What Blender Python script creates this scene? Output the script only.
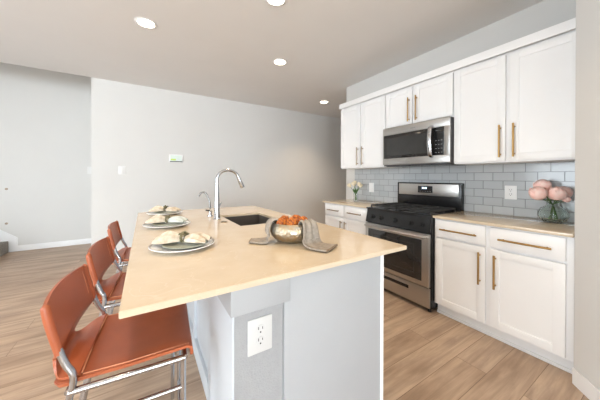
import bpy, bmesh, math, random
from mathutils import Vector, Matrix
PI = math.pi
random.seed(7)
sc = bpy.context.scene
col = sc.collection
for o in list(bpy.data.objects):
    bpy.data.objects.remove(o)

# ------------------------------------------------------------------ camera, light, exposure
CAM_H, F, V0 = 1.26467, 248.7455, 178.0677
YAW, PITCH, ROLL = 0.5573204, 0.0032903, 0.0024456
cd = bpy.data.cameras.new('camera'); cam = bpy.data.objects.new('camera', cd); col.objects.link(cam)
fw = Vector((math.sin(YAW)*math.cos(PITCH), math.cos(YAW)*math.cos(PITCH), -math.sin(PITCH)))
rt = Vector((math.cos(YAW), -math.sin(YAW), 0)); up = rt.cross(fw)
# roll: picture content turns clockwise by ROLL
r2 = rt*math.cos(ROLL) + up*math.sin(ROLL); u2 = up*math.cos(ROLL) - rt*math.sin(ROLL)
M = Matrix((r2, u2, -fw)).transposed().to_4x4(); M.translation = (0, 0, CAM_H)
cam.matrix_world = M
cd.sensor_fit = 'HORIZONTAL'; cd.sensor_width = 36; cd.lens = F*36/600; cd.shift_y = (V0-200)/600; cd.clip_start = .02
sc.camera = cam
sc.view_settings.view_transform = 'Standard'; sc.view_settings.look = 'None'
sc.view_settings.gamma = 1; sc.view_settings.use_curve_mapping = False
sc.view_settings.exposure = 0.0

w = bpy.data.worlds.new('sky'); sc.world = w; w.use_nodes = True
wb = w.node_tree.nodes['Background']; wb.inputs[0].default_value = (.75, .87, 1, 1); wb.inputs[1].default_value = 1.2

def area(name, loc, direction, sx, sy, power, color):
    l = bpy.data.lights.new(name, 'AREA'); l.shape = 'RECTANGLE'; l.size = sx; l.size_y = sy; l.energy = power; l.color = color
    o = bpy.data.objects.new(name, l); col.objects.link(o); o.location = loc
    o.rotation_euler = Vector(direction).to_track_quat('-Z', 'Y').to_euler(); return o
DAY = (.86, .94, 1.0)
area('daylight_rear_window', (-2.2, -6.93, 1.45), (0, 1, .3), 4.6, 2.2, 680, DAY)
area('daylight_left_window', (-4.9, 1.0, 1.5), (1, 0, .3), 3.6, 1.8, 225, DAY)
WARM = (1.0, .74, .46)
LAMP_W = 4.4
H = 2.775
LAMPS = [(0.008, 2.878), (1.502, 2.913), (3.047, 3.985), (.94, 1.90), (-.12, .85), (1.35, .75), (-1.9, 1.6), (-1.9, -.9), (-1.9, -3.6), (.2, -1.2), (-2.6, 3.8)]
STAIR_FILL = [(-2.2, 5.45), (-1.1, 5.45)]  # unseen fill lamps added to brighten the stair wall

# ------------------------------------------------------------------ materials
def mat(name, color, rough=.5, metal=0., coat=0., noise=None, bump=0., bscale=60., trans=0., spec=None, ior=None, var=.08, vscale=(6, 6, 6)):
    m = bpy.data.materials.new(name); m.use_nodes = True; nt = m.node_tree
    b = nt.nodes['Principled BSDF']
    b.inputs['Base Color'].default_value = (*color, 1); b.inputs['Roughness'].default_value = rough
    b.inputs['Metallic'].default_value = metal; b.inputs['Coat Weight'].default_value = coat
    b.inputs['Transmission Weight'].default_value = trans
    if spec is not None: b.inputs['Specular IOR Level'].default_value = spec
    if ior: b.inputs['IOR'].default_value = ior
    tc = nt.nodes.new('ShaderNodeTexCoord')
    mp = nt.nodes.new('ShaderNodeMapping'); mp.inputs['Scale'].default_value = vscale
    nt.links.new(tc.outputs['Object'], mp.inputs[0])
    n = nt.nodes.new('ShaderNodeTexNoise'); n.inputs['Scale'].default_value = 1; n.inputs['Detail'].default_value = 4
    nt.links.new(mp.outputs[0], n.inputs['Vector'])
    if noise is None: noise = tuple(max(0, c*(1-var)) for c in color)
    cr = nt.nodes.new('ShaderNodeValToRGB'); cr.color_ramp.elements[0].position = .35; cr.color_ramp.elements[1].position = .65
    cr.color_ramp.elements[0].color = (*noise, 1); cr.color_ramp.elements[1].color = (*color, 1)
    nt.links.new(n.outputs[0], cr.inputs[0]); nt.links.new(cr.outputs[0], b.inputs['Base Color'])
    if bump:
        n2 = nt.nodes.new('ShaderNodeTexNoise'); n2.inputs['Scale'].default_value = bscale; n2.inputs['Detail'].default_value = 3
        nt.links.new(tc.outputs['Object'], n2.inputs['Vector'])
        bp = nt.nodes.new('ShaderNodeBump'); bp.inputs['Strength'].default_value = bump; bp.inputs['Distance'].default_value = .002
        nt.links.new(n2.outputs[0], bp.inputs['Height']); nt.links.new(bp.outputs[0], b.inputs['Normal'])
    return m
def emit(name, color, s):
    m = bpy.data.materials.new(name); m.use_nodes = True; b = m.node_tree.nodes['Principled BSDF']
    b.inputs['Base Color'].default_value = (*color, 1)
    b.inputs['Emission Color'].default_value = (*color, 1); b.inputs['Emission Strength'].default_value = s
    return m

M_WALL = mat('wall_paint', (.68, .672, .65), .85, bump=.15, bscale=220, var=.02, vscale=(2, 2, 2))
M_CEIL = mat('ceiling_paint', (.80, .79, .775), .9, bump=.12, bscale=150, var=.02, vscale=(2, 2, 2))
M_TRIM = mat('trim_paint', (.86, .86, .86), .4, var=.01)
M_CAB = mat('cabinet_paint', (.88, .88, .88), .38, var=.01)
M_ISL_SHADE = mat('island_paint_shaded', (.385, .395, .405), .45, bump=.15, bscale=120, var=.02)  # the weaker light on the island end is put into this darker colour
M_DRY = mat('textured_drywall', (.34, .345, .35), .8, bump=.9, bscale=160, var=.05, vscale=(40, 40, 40))
M_BRASS = mat('brushed_brass', (.44, .27, .10), .32, 1, var=.1)
M_BRONZE = mat('bronze_pull', (.34, .27, .20), .35, 1, var=.1)
M_STEEL = mat('stainless_steel', (.52, .505, .485), .3, 1, var=.06, vscale=(3, 3, 200))
M_CHROME = mat('chrome', (.50, .51, .53), .2, 1, var=.02)
M_BLACK = mat('black_enamel', (.012, .012, .013), .22, var=.1)
M_IRON = mat('cast_iron', (.02, .02, .02), .55, bump=.3)
M_GLASSBLK = mat('dark_oven_glass', (.022, .02, .019), .07, coat=.3, var=.1)
M_GREYGLASS = mat('microwave_window', (.045, .044, .042), .15, var=.15)
M_GREYSIDE = mat('microwave_side', (.09, .09, .095), .5)
M_SINK = mat('dark_composite', (.085, .075, .068), .45, bump=.2, bscale=300)
M_LEATHER = mat('tan_leather', (.42, .105, .038), .40, coat=.12, bump=.35, bscale=260, var=.22, vscale=(5, 5, 5))
M_STITCH = mat('leather_stitching', (.72, .32, .18), .6)
M_PLASTIC = mat('white_plastic', (.86, .86, .85), .35, var=.01)
M_PLATE = mat('wall_plate_plastic', (.76, .755, .74), .5, var=.01)
M_NICKEL = mat('dark_nickel', (.22, .215, .21), .25, 1)
M_ISL_LIT = mat('island_paint_lit', (.60, .635, .67), .45, var=.02)  # island sides toward the window: paler and cooler, daylight put into the colour
M_OUTLET = mat('outlet_plastic', (.58, .58, .57), .45, var=.01)
M_SLOT = mat('outlet_slot', (.03, .03, .03), .6)
M_CERAMIC = mat('white_ceramic', (.86, .87, .88), .2, coat=.3, var=.01)
M_RIMCER = mat('grey_ceramic', (.30, .27, .24), .35, var=.2, vscale=(60, 60, 60))
M_SAGE = mat('sage_ceramic', (.40, .43, .36), .3, var=.12, vscale=(40, 40, 40))
M_NAPKIN = mat('cream_linen', (.66, .60, .50), .9, noise=(.50, .41, .30), vscale=(35, 35, 35), bump=.4, bscale=400, var=.05)
M_NAPBLUE = mat('pale_linen', (.55, .60, .58), .9, bump=.4, bscale=400, var=.05)
M_LEAF = mat('dried_leaf_ring', (.19, .17, .09), .7, var=.4, vscale=(80, 80, 80))
M_LINEN = mat('taupe_linen', (.34, .295, .245), .92, noise=(.25, .215, .18), bump=.7, bscale=500, vscale=(60, 60, 60))
M_LINENEDGE = mat('fringed_linen_edge', (.20, .14, .09), .95)
M_ORANGE = mat('orange_dried_fruit', (.62, .18, .012), .7, noise=(.14, .02, .004), bump=1., bscale=150, vscale=(120, 120, 120))
M_PINK = mat('pink_petal', (.98, .60, .53), .6, noise=(.99, .76, .71), vscale=(25, 25, 25))
M_TULIP = mat('cream_petal', (.90, .80, .58), .5)
M_GREEN = mat('green_stem', (.09, .20, .05), .5, var=.3, vscale=(30, 30, 30))
M_CARPET = mat('grey_carpet', (.40, .38, .35), .95, noise=(.22, .20, .18), bump=1, bscale=300, vscale=(150, 150, 150))
M_SCREEN = emit('panel_screen', (.55, .62, .58), .3)
M_SCRGREEN = emit('screen_green', (.40, .55, .10), .35)
M_CLOCK = emit('clock_digits', (.6, .8, 1.), 3)
M_LENS = emit('lamp_lens', (1., .86, .68), 14)
M_WHITEPRINT = mat('white_printing', (.35, .35, .35), .5)

def tinted_glass(name, color, rough=.03):
    m = mat(name, color, rough, trans=1., ior=1.25, var=.05)
    return m
M_VASE = tinted_glass('green_glass', (.94, .99, .965))
M_CLEAR = tinted_glass('clear_glass', (.93, .96, .95))
M_PANE = tinted_glass('window_glass', (.95, .98, 1.))

def quartz():
    m = mat('beige_quartz', (.66, .55, .405), .14, coat=.25, noise=(.63, .515, .37), vscale=(9, 9, 9), spec=.5)
    nt = m.node_tree; b = nt.nodes['Principled BSDF']
    tc = [n for n in nt.nodes if n.type == 'TEX_COORD'][0]; cr = [n for n in nt.nodes if n.type == 'VALTORGB'][0]
    # fine pale veins and flecks in the slab
    n1 = nt.nodes.new('ShaderNodeTexNoise'); n1.inputs['Scale'].default_value = 5; n1.inputs['Detail'].default_value = 6; n1.inputs['Distortion'].default_value = 1.5
    nt.links.new(tc.outputs['Object'], n1.inputs['Vector'])
    r = nt.nodes.new('ShaderNodeValToRGB'); e = r.color_ramp.elements; e[0].position = .492; e[0].color = (0, 0, 0, 1); e[1].position = .5; e[1].color = (.5, .5, .5, 1)
    e2 = e.new(.51); e2.color = (0, 0, 0, 1)
    nt.links.new(n1.outputs[0], r.inputs[0])
    mx = nt.nodes.new('ShaderNodeMix'); mx.data_type = 'RGBA'
    nt.links.new(r.outputs[0], mx.inputs[0]); nt.links.new(cr.outputs[0], mx.inputs[6]); mx.inputs[7].default_value = (.74, .64, .50, 1)
    nt.links.new(mx.outputs[2], b.inputs['Base Color'])
    return m
M_QUARTZ = quartz()

def wood_floor():
    m = bpy.data.materials.new('plank_floor'); m.use_nodes = True; nt = m.node_tree; b = nt.nodes['Principled BSDF']
    N, L = nt.nodes.new, nt.links.new
    tc = N('ShaderNodeTexCoord'); mp = N('ShaderNodeMapping'); mp.inputs['Location'].default_value = (.33, .02, 0)
    L(tc.outputs['Object'], mp.inputs[0])
    br = N('ShaderNodeTexBrick'); br.inputs['Scale'].default_value = 1; br.inputs['Brick Width'].default_value = 1.35; br.inputs['Row Height'].default_value = .185
    br.inputs['Mortar Size'].default_value = .0016; br.inputs['Mortar Smooth'].default_value = .2; br.inputs['Bias'].default_value = 0; br.offset = .37
    br.inputs['Color1'].default_value = (.455, .335, .24, 1); br.inputs['Color2'].default_value = (.535, .41, .305, 1); br.inputs['Mortar'].default_value = (.20, .13, .085, 1)
    L(mp.outputs[0], br.inputs['Vector'])
    # long grain, shifted plank by plank
    m2 = N('ShaderNodeMapping'); m2.inputs['Scale'].default_value = (1.2, 16, 1)
    ad = N('ShaderNodeVectorMath'); ad.operation = 'MULTIPLY_ADD'; ad.inputs[1].default_value = (7, 7, 7)
    L(br.outputs['Color'], ad.inputs[0]); L(mp.outputs[0], ad.inputs[2]); L(ad.outputs[0], m2.inputs[0])
    n1 = N('ShaderNodeTexNoise'); n1.inputs['Scale'].default_value = 1.6; n1.inputs['Detail'].default_value = 8; n1.inputs['Roughness'].default_value = .62; n1.inputs['Distortion'].default_value = .6
    L(m2.outputs[0], n1.inputs['Vector'])
    r = N('ShaderNodeValToRGB'); e = r.color_ramp.elements
    e[0].position = .33; e[0].color = (.60, .55, .52, 1); e[1].position = .62; e[1].color = (1.12, 1.08, 1.04, 1)
    L(n1.outputs[0], r.inputs[0])
    mx = N('ShaderNodeMix'); mx.data_type = 'RGBA'; mx.blend_type = 'MULTIPLY'; mx.inputs[0].default_value = .7
    L(br.outputs['Color'], mx.inputs[6]); L(r.outputs[0], mx.inputs[7])
    # knots and cloudy darker patches of the wood
    m3 = N('ShaderNodeMapping'); m3.inputs['Scale'].default_value = (1.3, 4, 1); L(ad.outputs[0], m3.inputs[0])
    n2 = N('ShaderNodeTexNoise'); n2.inputs['Scale'].default_value = 1.8; n2.inputs['Detail'].default_value = 5; L(m3.outputs[0], n2.inputs['Vector'])
    r2_ = N('ShaderNodeValToRGB'); r2_.color_ramp.elements[0].position = .36; r2_.color_ramp.elements[0].color = (.72, .68, .66, 1); r2_.color_ramp.elements[1].position = .55
    L(n2.outputs[0], r2_.inputs[0])
    my = N('ShaderNodeMix'); my.data_type = 'RGBA'; my.blend_type = 'MULTIPLY'; my.inputs[0].default_value = .8
    L(mx.outputs[2], my.inputs[6]); L(r2_.outputs[0], my.inputs[7]); L(my.outputs[2], b.inputs['Base Color'])
    b.inputs['Roughness'].default_value = .42
    bp = N('ShaderNodeBump'); bp.inputs['Strength'].default_value = .25; bp.inputs['Distance'].default_value = .001
    L(n1.outputs[0], bp.inputs['Height']); L(bp.outputs[0], b.inputs['Normal'])
    return m
M_FLOOR = wood_floor()

def tiles():
    m = bpy.data.materials.new('grey_subway_tile'); m.use_nodes = True; nt = m.node_tree; b = nt.nodes['Principled BSDF']
    N, L = nt.nodes.new, nt.links.new
    tc = N('ShaderNodeTexCoord'); sp = N('ShaderNodeSeparateXYZ'); cb = N('ShaderNodeCombineXYZ')
    L(tc.outputs['Object'], sp.inputs[0]); L(sp.outputs[1], cb.inputs[0]); L(sp.outputs[2], cb.inputs[1])
    mp = N('ShaderNodeMapping'); mp.inputs['Location'].default_value = (.0775, -.020, 0); L(cb.outputs[0], mp.inputs[0])
    br = N('ShaderNodeTexBrick'); br.inputs['Scale'].default_value = 1; br.inputs['Brick Width'].default_value = .163; br.inputs['Row Height'].default_value = .081
    br.inputs['Mortar Size'].default_value = .0028; br.inputs['Mortar Smooth'].default_value = .3
    br.inputs['Color1'].default_value = (.46, .485, .50, 1); br.inputs['Color2'].default_value = (.52, .54, .55, 1); br.inputs['Mortar'].default_value = (.27, .28, .29, 1)
    L(mp.outputs[0], br.inputs['Vector']); L(br.outputs['Color'], b.inputs['Base Color'])
    b.inputs['Roughness'].default_value = .14
    iv = N('ShaderNodeMath'); iv.operation = 'SUBTRACT'; iv.inputs[0].default_value = 1; L(br.outputs['Fac'], iv.inputs[1])
    bp = N('ShaderNodeBump'); bp.inputs['Strength'].default_value = .8; bp.inputs['Distance'].default_value = .002
    L(iv.outputs[0], bp.inputs['Height']); L(bp.outputs[0], b.inputs['Normal'])
    return m
M_TILE = tiles()

# ------------------------------------------------------------------ mesh helpers
def box(bm, x0, x1, y0, y1, z0, z1, bev=0.):
    x0, x1 = min(x0, x1), max(x0, x1); y0, y1 = min(y0, y1), max(y0, y1); z0, z1 = min(z0, z1), max(z0, z1)
    t = bmesh.new(); bmesh.ops.create_cube(t, size=1)
    for v in t.verts:
        v.co = Vector(((x0+x1)/2+v.co.x*(x1-x0), (y0+y1)/2+v.co.y*(y1-y0), (z0+z1)/2+v.co.z*(z1-z0)))
    if bev: bmesh.ops.bevel(t, geom=list(t.edges), offset=bev, segments=2, affect='EDGES', profile=.6)
    me = bpy.data.meshes.new('t'); t.to_mesh(me); bm.from_mesh(me); bpy.data.meshes.remove(me); t.free()
    return bm
def B(*a, **k): return box(bmesh.new(), *a, **k)
def prism(bm, pts, z0, z1):
    lo = [bm.verts.new((x, y, z0)) for x, y in pts]; hi = [bm.verts.new((x, y, z1)) for x, y in pts]
    n = len(pts); bm.faces.new(lo[::-1]); bm.faces.new(hi)
    for i in range(n): bm.faces.new((lo[i], lo[(i+1) % n], hi[(i+1) % n], hi[i]))
    bmesh.ops.recalc_face_normals(bm, faces=bm.faces); return bm
def catmull(pts, n=6):
    pts = [Vector(p) for p in pts]; out = []
    for i in range(len(pts)-1):
        p0 = pts[max(i-1, 0)]; p1 = pts[i]; p2 = pts[i+1]; p3 = pts[min(i+2, len(pts)-1)]
        for k in range(n):
            t = k/n
            out.append(.5*((2*p1)+(p2-p0)*t+(2*p0-5*p1+4*p2-p3)*t*t+(3*p1-p0-3*p2+p3)*t**3))
    out.append(pts[-1]); return out
def tube(bm, pts, r, seg=12, smooth=0):
    if smooth:
        if isinstance(r, (list, tuple)):
            rr = catmull([(a, 0, 0) for a in r], smooth); r = [v.x for v in rr]
        pts = catmull(pts, smooth)
    pts = [Vector(p) for p in pts]; n = len(pts)
    if not isinstance(r, (list, tuple)): r = [r]*n
    rings = []; prev = None
    for i, p in enumerate(pts):
        d = (pts[min(i+1, n-1)]-pts[max(i-1, 0)]).normalized()
        if prev is None:
            a = d.orthogonal().normalized()
        else:
            a = (prev-d*prev.dot(d)).normalized()
        prev = a; b_ = d.cross(a)
        rings.append([bm.verts.new(p+(a*math.cos(2*PI*k/seg)+b_*math.sin(2*PI*k/seg))*r[i]) for k in range(seg)])
    for i in range(n-1):
        for k in range(seg):
            f = bm.faces.new((rings[i][k], rings[i][(k+1) % seg], rings[i+1][(k+1) % seg], rings[i+1][k])); f.smooth = True
    bm.faces.new(rings[0][::-1]); bm.faces.new(rings[-1]); return bm
def lathe(bm, prof, c=(0, 0, 0), seg=40, rib=0, ribs=0, cap=True):
    rings = []
    for r, z in prof:
        ring = []
        for k in range(seg):
            a = 2*PI*k/seg; q = r*(1+rib*math.cos(ribs*a)) if ribs else r
            ring.append(bm.verts.new((c[0]+q*math.cos(a), c[1]+q*math.sin(a), c[2]+z)))
        rings.append(ring)
    for i in range(len(rings)-1):
        for k in range(seg):
            f = bm.faces.new((rings[i][k], rings[i][(k+1) % seg], rings[i+1][(k+1) % seg], rings[i+1][k])); f.smooth = True
    if cap and prof[0][0] > 1e-5: bm.faces.new(rings[0][::-1])
    if cap and prof[-1][0] > 1e-5: bm.faces.new(rings[-1])
    bmesh.ops.remove_doubles(bm, verts=bm.verts, dist=1e-6)
    bmesh.ops.recalc_face_normals(bm, faces=bm.faces); return bm
def sheet(bm, grid, th):
    """closed thin solid from a grid of points; thickness is laid along the local normal"""
    nr, nc = len(grid), len(grid[0]); top = []; bot = []
    for i in range(nr):
        a = []; b_ = []
        for j in range(nc):
            du = grid[min(i+1, nr-1)][j]-grid[max(i-1, 0)][j]; dv = grid[i][min(j+1, nc-1)]-grid[i][max(j-1, 0)]
            n = du.cross(dv); n = n.normalized() if n.length > 1e-9 else Vector((0, 0, 1))
            a.append(bm.verts.new(grid[i][j]+n*th/2)); b_.append(bm.verts.new(grid[i][j]-n*th/2))
        top.append(a); bot.append(b_)
    for i in range(nr-1):
        for j in range(nc-1):
            bm.faces.new((top[i][j], top[i+1][j], top[i+1][j+1], top[i][j+1])); bm.faces.new((bot[i][j], bot[i][j+1], bot[i+1][j+1], bot[i+1][j]))
    for i in range(nr-1):
        bm.faces.new((top[i][0], bot[i][0], bot[i+1][0], top[i+1][0])); bm.faces.new((top[i][-1], top[i+1][-1], bot[i+1][-1], bot[i][-1]))
    for j in range(nc-1):
        bm.faces.new((top[0][j], top[0][j+1], bot[0][j+1], bot[0][j])); bm.faces.new((top[-1][j], bot[-1][j], bot[-1][j+1], top[-1][j+1]))
    for f in bm.faces: f.smooth = True
    bmesh.ops.recalc_face_normals(bm, faces=bm.faces); return bm
def tf(bm, mx):
    bmesh.ops.transform(bm, matrix=mx, verts=bm.verts); return bm

def obj(name, bm, m, parent=None, label=None, world=True):
    """one mesh object; with world=True its shape is given in room coordinates and made local to its thing"""
    me = bpy.data.meshes.new(name)
    if parent is not None and world:
        off = Vector(parent.location)
        if parent.parent: off = off+Vector(parent.parent.location)
        bmesh.ops.translate(bm, vec=-off, verts=bm.verts)
    bm.to_mesh(me); bm.free(); me.materials.append(m)
    try: me.set_sharp_from_angle(angle=math.radians(38))
    except Exception: pass
    o = bpy.data.objects.new(name, me); col.objects.link(o)
    if parent is not None: o.parent = parent
    if label: o['label'] = label
    return o
def tag(o, label, cat, group=None):
    o['label'] = label; o['category'] = cat
    if group: o['group'] = group
    return o
def thing(name, loc, label, cat, group=None):
    o = bpy.data.objects.new(name, None); o.location = loc; o.empty_display_size = .1; col.objects.link(o)
    return tag(o, label, cat, group)
def struct(name, bm, m):
    o = obj(name, bm, m); o['kind'] = 'structure'; return o
def dup(root, loc, rz=None, label=None):
    r = root.copy(); col.objects.link(r); r.location = loc
    if rz is not None: r.rotation_euler = (0, 0, rz)
    if label: r['label'] = label
    for ch in list(root.children):
        c = ch.copy(); col.objects.link(c); c.parent = r
        for g in ch.children:
            d = g.copy(); col.objects.link(d); d.parent = c
    return r

# ------------------------------------------------------------------ room shell
XW = 2.887; YB = 4.89; XB = -.693; YR = 6.111; XL = -5.0; YN = -7.0; XH = 5.2
struct('floor', B(XL, XH, YN, YR, -.1, 0), M_FLOOR)
struct('ceiling', B(XL, XH, YN, YB, H, H+.32), M_CEIL)
struct('ceiling_stairwell', B(XL, XB+.12, YB, YR+.12, 5.2, 5.3), M_CEIL)
struct('wall_back', B(XB, XH, YB, YB+.12, 0, H+.32), M_WALL)
struct('wall_back_upper', B(XL, XB+.12, YB-.12, YB, H+.32, 5.2), M_WALL)
struct('wall_stair_return', B(XB, XB+.12, YB+.12, YR, 0, 5.2), M_WALL)
struct('wall_stair', B(XL, XB+.12, YR, YR+.12, 0, 5.2), M_WALL)
struct('wall_kitchen', B(XW, XW+.12, .30, 3.153, 0, H), M_WALL)
struct('wall_hall', B(XH, XH+.1, YN, YB+.12, 0, H+.32), M_WALL)
struct('wall_pantry', B(XW+.12, XH, 1.9, 2.0, 0, H), M_WALL)
# left wall with a wide window opening
wl = bmesh.new()
for a in ((YN, -.9, 0, 5.2), (2.9, YR+.12, 0, 5.2), (-.9, 2.9, 0, .5), (-.9, 2.9, 2.5, 5.2)):
    box(wl, XL-.12, XL, a[0], a[1], a[2], a[3])
struct('wall_left', wl, M_WALL)
wr = bmesh.new()
for a in ((XL-.12, -4.6, 0, H+.32), (.2, XH+.1, 0, H+.32), (-4.6, .2, 0, .3), (-4.6, .2, 2.6, H+.32)):
    box(wr, a[0], a[1], YN-.12, YN, a[2], a[3])
struct('wall_rear', wr, M_WALL)
def window(idx, axis, a0, a1, z0, z1, d, nm):
    f = bmesh.new(); p = bmesh.new()
    def bb(bm, u0, u1, w0, w1, t0, t1):
        if axis == 'y': box(bm, d+t0, d+t1, u0, u1, w0, w1)
        else: box(bm, u0, u1, d+t0, d+t1, w0, w1)
    for u in (a0, (a0+a1)/2-.03, a1-.06): bb(f, u, u+.06, z0, z1, -.09, -.03)
    bb(f, a0, a1, z0, z0+.06, -.09, -.03); bb(f, a0, a1, z1-.06, z1, -.09, -.03)
    bb(p, a0+.05, a1-.05, z0+.05, z1-.05, -.062, -.058)
    o = struct('window_%d' % idx, f, M_TRIM); g = obj('window_pane', p, M_PANE, o)
window(1, 'y', -.9, 2.9, .5, 2.5, XL, 'left'); window(2, 'x', -4.6, .2, .3, 2.6, YN, 'rear')
# angled wall beside the cabinets, running toward the viewer at 45 degrees
PX, PY = 2.25, .405
L45 = 2.0/math.sqrt(2)
aw = bmesh.new()
prism(aw, [(PX, PY), (PX-L45, PY-L45), (PX-L45+.3, PY-L45-.3), (PX+.3, PY-.2), (XW+.12, PY-.2), (XW+.12, PY)], 0, H)
struct('wall_angled', aw, M_WALL)
struct('wall_right_rear', B(PX-L45+.05, PX-L45+.2, YN, PY-L45-.1, 0, H), M_WALL)
# baseboards
BH = .095
struct('baseboard_stair', B(-1.83, XB, YR-.014, YR, 0, BH, bev=.003), M_TRIM)
struct('baseboard_return', B(XB-.014, XB, YB-.014, YR-.014, 0, BH, bev=.003), M_TRIM)
struct('baseboard_back', B(XB-.014, XH, YB-.014, YB, 0, BH, bev=.003), M_TRIM)
bb = bmesh.new(); q = .014/math.sqrt(2)
prism(bb, [(PX-.006, PY), (PX-L45, PY-L45-.006), (PX-L45-q, PY-L45+q), (PX-q-.02, PY-.02+q), (PX-.014, PY+.004)], 0, BH)
struct('baseboard_angled', bb, M_TRIM)
# stair skirt
sk = bmesh.new()
pts = [(-1.83, 0), (-1.83, .23), (-4.6, .23+2.77*.78), (-4.6, 0)]
lo = [sk.verts.new((x, YR-.016, z)) for x, z in pts]; hi = [sk.verts.new((x, YR, z)) for x, z in pts]
sk.faces.new(lo); sk.faces.new(hi[::-1])
for i in range(4): sk.faces.new((lo[i], hi[i], hi[(i+1) % 4], lo[(i+1) % 4]))
bmesh.ops.recalc_face_normals(sk, faces=sk.faces)
struct('trim_1', sk, M_TRIM)
st = thing('staircase', (-2.9, 5.5, 0), 'grey carpeted stairs starting at the far left wall', 'stairs')
for i in range(8):
    x1 = -1.93-.262*i
    s_ = B(x1-.262*(1 if i < 7 else 2), x1, YB+.02, YR-.018, 0, .19*(i+1)-.001, bev=.012)
    obj('step', s_, M_CARPET, st)

# ------------------------------------------------------------------ cabinet parts
def shaker_x(y0, y1, z0, z1, xf, t=.02, rail=.058, rec=.007, flat=False):
    """door or drawer front facing -x whose face is at xf"""
    bm = bmesh.new()
    if flat: return box(bm, xf, xf+t, y0, y1, z0, z1, bev=.0025)
    box(bm, xf+rec, xf+t, y0+rail-.002, y1-rail+.002, z0+rail-.002, z1-rail+.002)
    box(bm, xf, xf+t, y0, y0+rail, z0, z1, bev=.0015); box(bm, xf, xf+t, y1-rail, y1, z0, z1, bev=.0015)
    box(bm, xf, xf+t, y0+rail, y1-rail, z0, z0+rail, bev=.0015); box(bm, xf, xf+t, y0+rail, y1-rail, z1-rail, z1, bev=.0015)
    return bm
def bar_handle(xf, y, z, length, vertical, r=.0072):
    bm = bmesh.new(); x = xf-.032; h = length/2
    if vertical:
        tube(bm, [(x, y, z-h), (x, y, z+h)], r, 10)
        for s in (-1, 1): tube(bm, [(xf, y, z+s*(h-.025)), (x, y, z+s*(h-.025))], r*.85, 8)
    else:
        tube(bm, [(x, y-h, z), (x, y+h, z)], r, 10)
        for s in (-1, 1): tube(bm, [(xf, y+s*(h-.025), z), (x, y+s*(h-.025), z)], r*.85, 8)
    return bm
XFACE = 2.275; XBOX = 2.296; CT = .914; SL = .022
XWF = XW-.002  # things stand 2 mm clear of the wall

def base_cabinet(name, y0, y1, label, mat_h, inner, hl, filler=0., ysplit=None):
    ob = thing(name, ((XBOX+XW)/2, (y0+y1)/2, 0), label, 'cabinet', 'base cabinets along the tiled wall')
    b_ = B(XBOX, XWF, y0, y1, .10, CT-SL-.001, bev=.001)
    obj('cabinet_body', b_, M_CAB, ob)
    obj('toe_kick', B(2.35, 2.37, y0, y1, 0, .10), M_CAB, ob)
    obj('base_moulding', B(2.335, 2.35, y0, y1, 0, .022, bev=.003), M_TRIM, ob)
    ym = ysplit or (y0+filler+y1)/2; g = .004
    for (a, b2, side) in ((y0+filler+g, ym-g/2-inner/2, 1), (ym+g/2+inner/2, y1-.02, -1)):
        dr = obj('drawer', shaker_x(a, b2, .728, .880, XFACE, flat=True), M_CAB, ob)
        obj('drawer_handle', bar_handle(XFACE, (a+b2)/2, .80, hl, False), mat_h, dr)
        do = obj('door', shaker_x(a, b2, .112, .712, XFACE), M_CAB, ob)
        hy = b2-.035 if side == 1 else a+.035
        obj('door_handle', bar_handle(XFACE, hy, .545, .255, True), mat_h, do)
    return ob
base_cabinet('base_cabinet', .414, 1.302, 'white shaker base cabinet with brass handles between range and angled wall', M_BRASS, .03, .29, filler=.03)
base_cabinet('base_cabinet', 2.105, 2.955, 'white shaker base cabinet with dark bronze handles left of the range', M_BRONZE, .01, .24)
ct = thing('countertop', (2.57, .86, CT-SL), 'beige quartz countertop with pink flower vase right of the range', 'countertop')
obj('slab', B(2.262, XWF, .412, 1.305, CT-SL, CT, bev=.003), M_QUARTZ, ct)
ct = thing('countertop', (2.57, 2.5, CT-SL), 'beige quartz countertop with cream tulips left of the range', 'countertop')
obj('slab', B(2.262, XWF, 2.105, 2.985, CT-SL, CT, bev=.003), M_QUARTZ, ct)
bs = obj('backsplash', B(XW-.009, XW-.001, .414, 2.945, CT+.001, 1.40), M_TILE)
tag(bs, 'grey glazed subway tile backsplash in running bond between counter and wall cabinets', 'backsplash')

XU = 2.537; UB = XU+.021
def wall_cabinet(y0, y1, z0, z1, label, mat_h, hz, hl, inner=.03, ysplit=None):
    ob = thing('wall_cabinet', ((UB+XW)/2, (y0+y1)/2, z0), label, 'cabinet', 'wall cabinets in a row')
    obj('cabinet_body', B(UB, XWF, y0, y1, z0, z1, bev=.001), M_CAB, ob)
    ym = ysplit or (y0+y1)/2
    for (a, b2, side) in ((y0+.004, ym-inner/2, 1), (ym+inner/2, y1-.006, -1)):
        do = obj('door', shaker_x(a, b2, z0+.012, 2.283, XU), M_CAB, ob)
        hy = b2-.032 if side == 1 else a+.032
        obj('door_handle', bar_handle(XU, hy, hz, hl, True), mat_h, do)
    return ob
wall_cabinet(.412, 1.262, 1.395, 2.36, 'white two-door wall cabinet with brass handles, widest and nearest the angled wall', M_BRASS, 1.57, .27, ysplit=.838)
wall_cabinet(1.266, 2.066, 1.86, 2.36, 'short white wall cabinet with brass handles directly above the microwave', M_BRASS, 2.03, .27, ysplit=1.69)
wall_cabinet(2.070, 2.900, 1.395, 2.36, 'white two-door wall cabinet with grey handles at the far left end', M_BRONZE, 1.56, .25)
cr_ = obj('cabinet_crown', B(XU-.016, XU+.002, .412, 2.915, 2.30, 2.372, bev=.002), M_CAB)
box_b = bmesh.new(); box_b.from_mesh(cr_.data); box(box_b, XU+.002, XWF, 2.902, 2.915, 2.30, 2.372, bev=.002); box_b.to_mesh(cr_.data); box_b.free()
tag(cr_, 'flat white crown board along the top of the wall cabinets', 'moulding')

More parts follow.
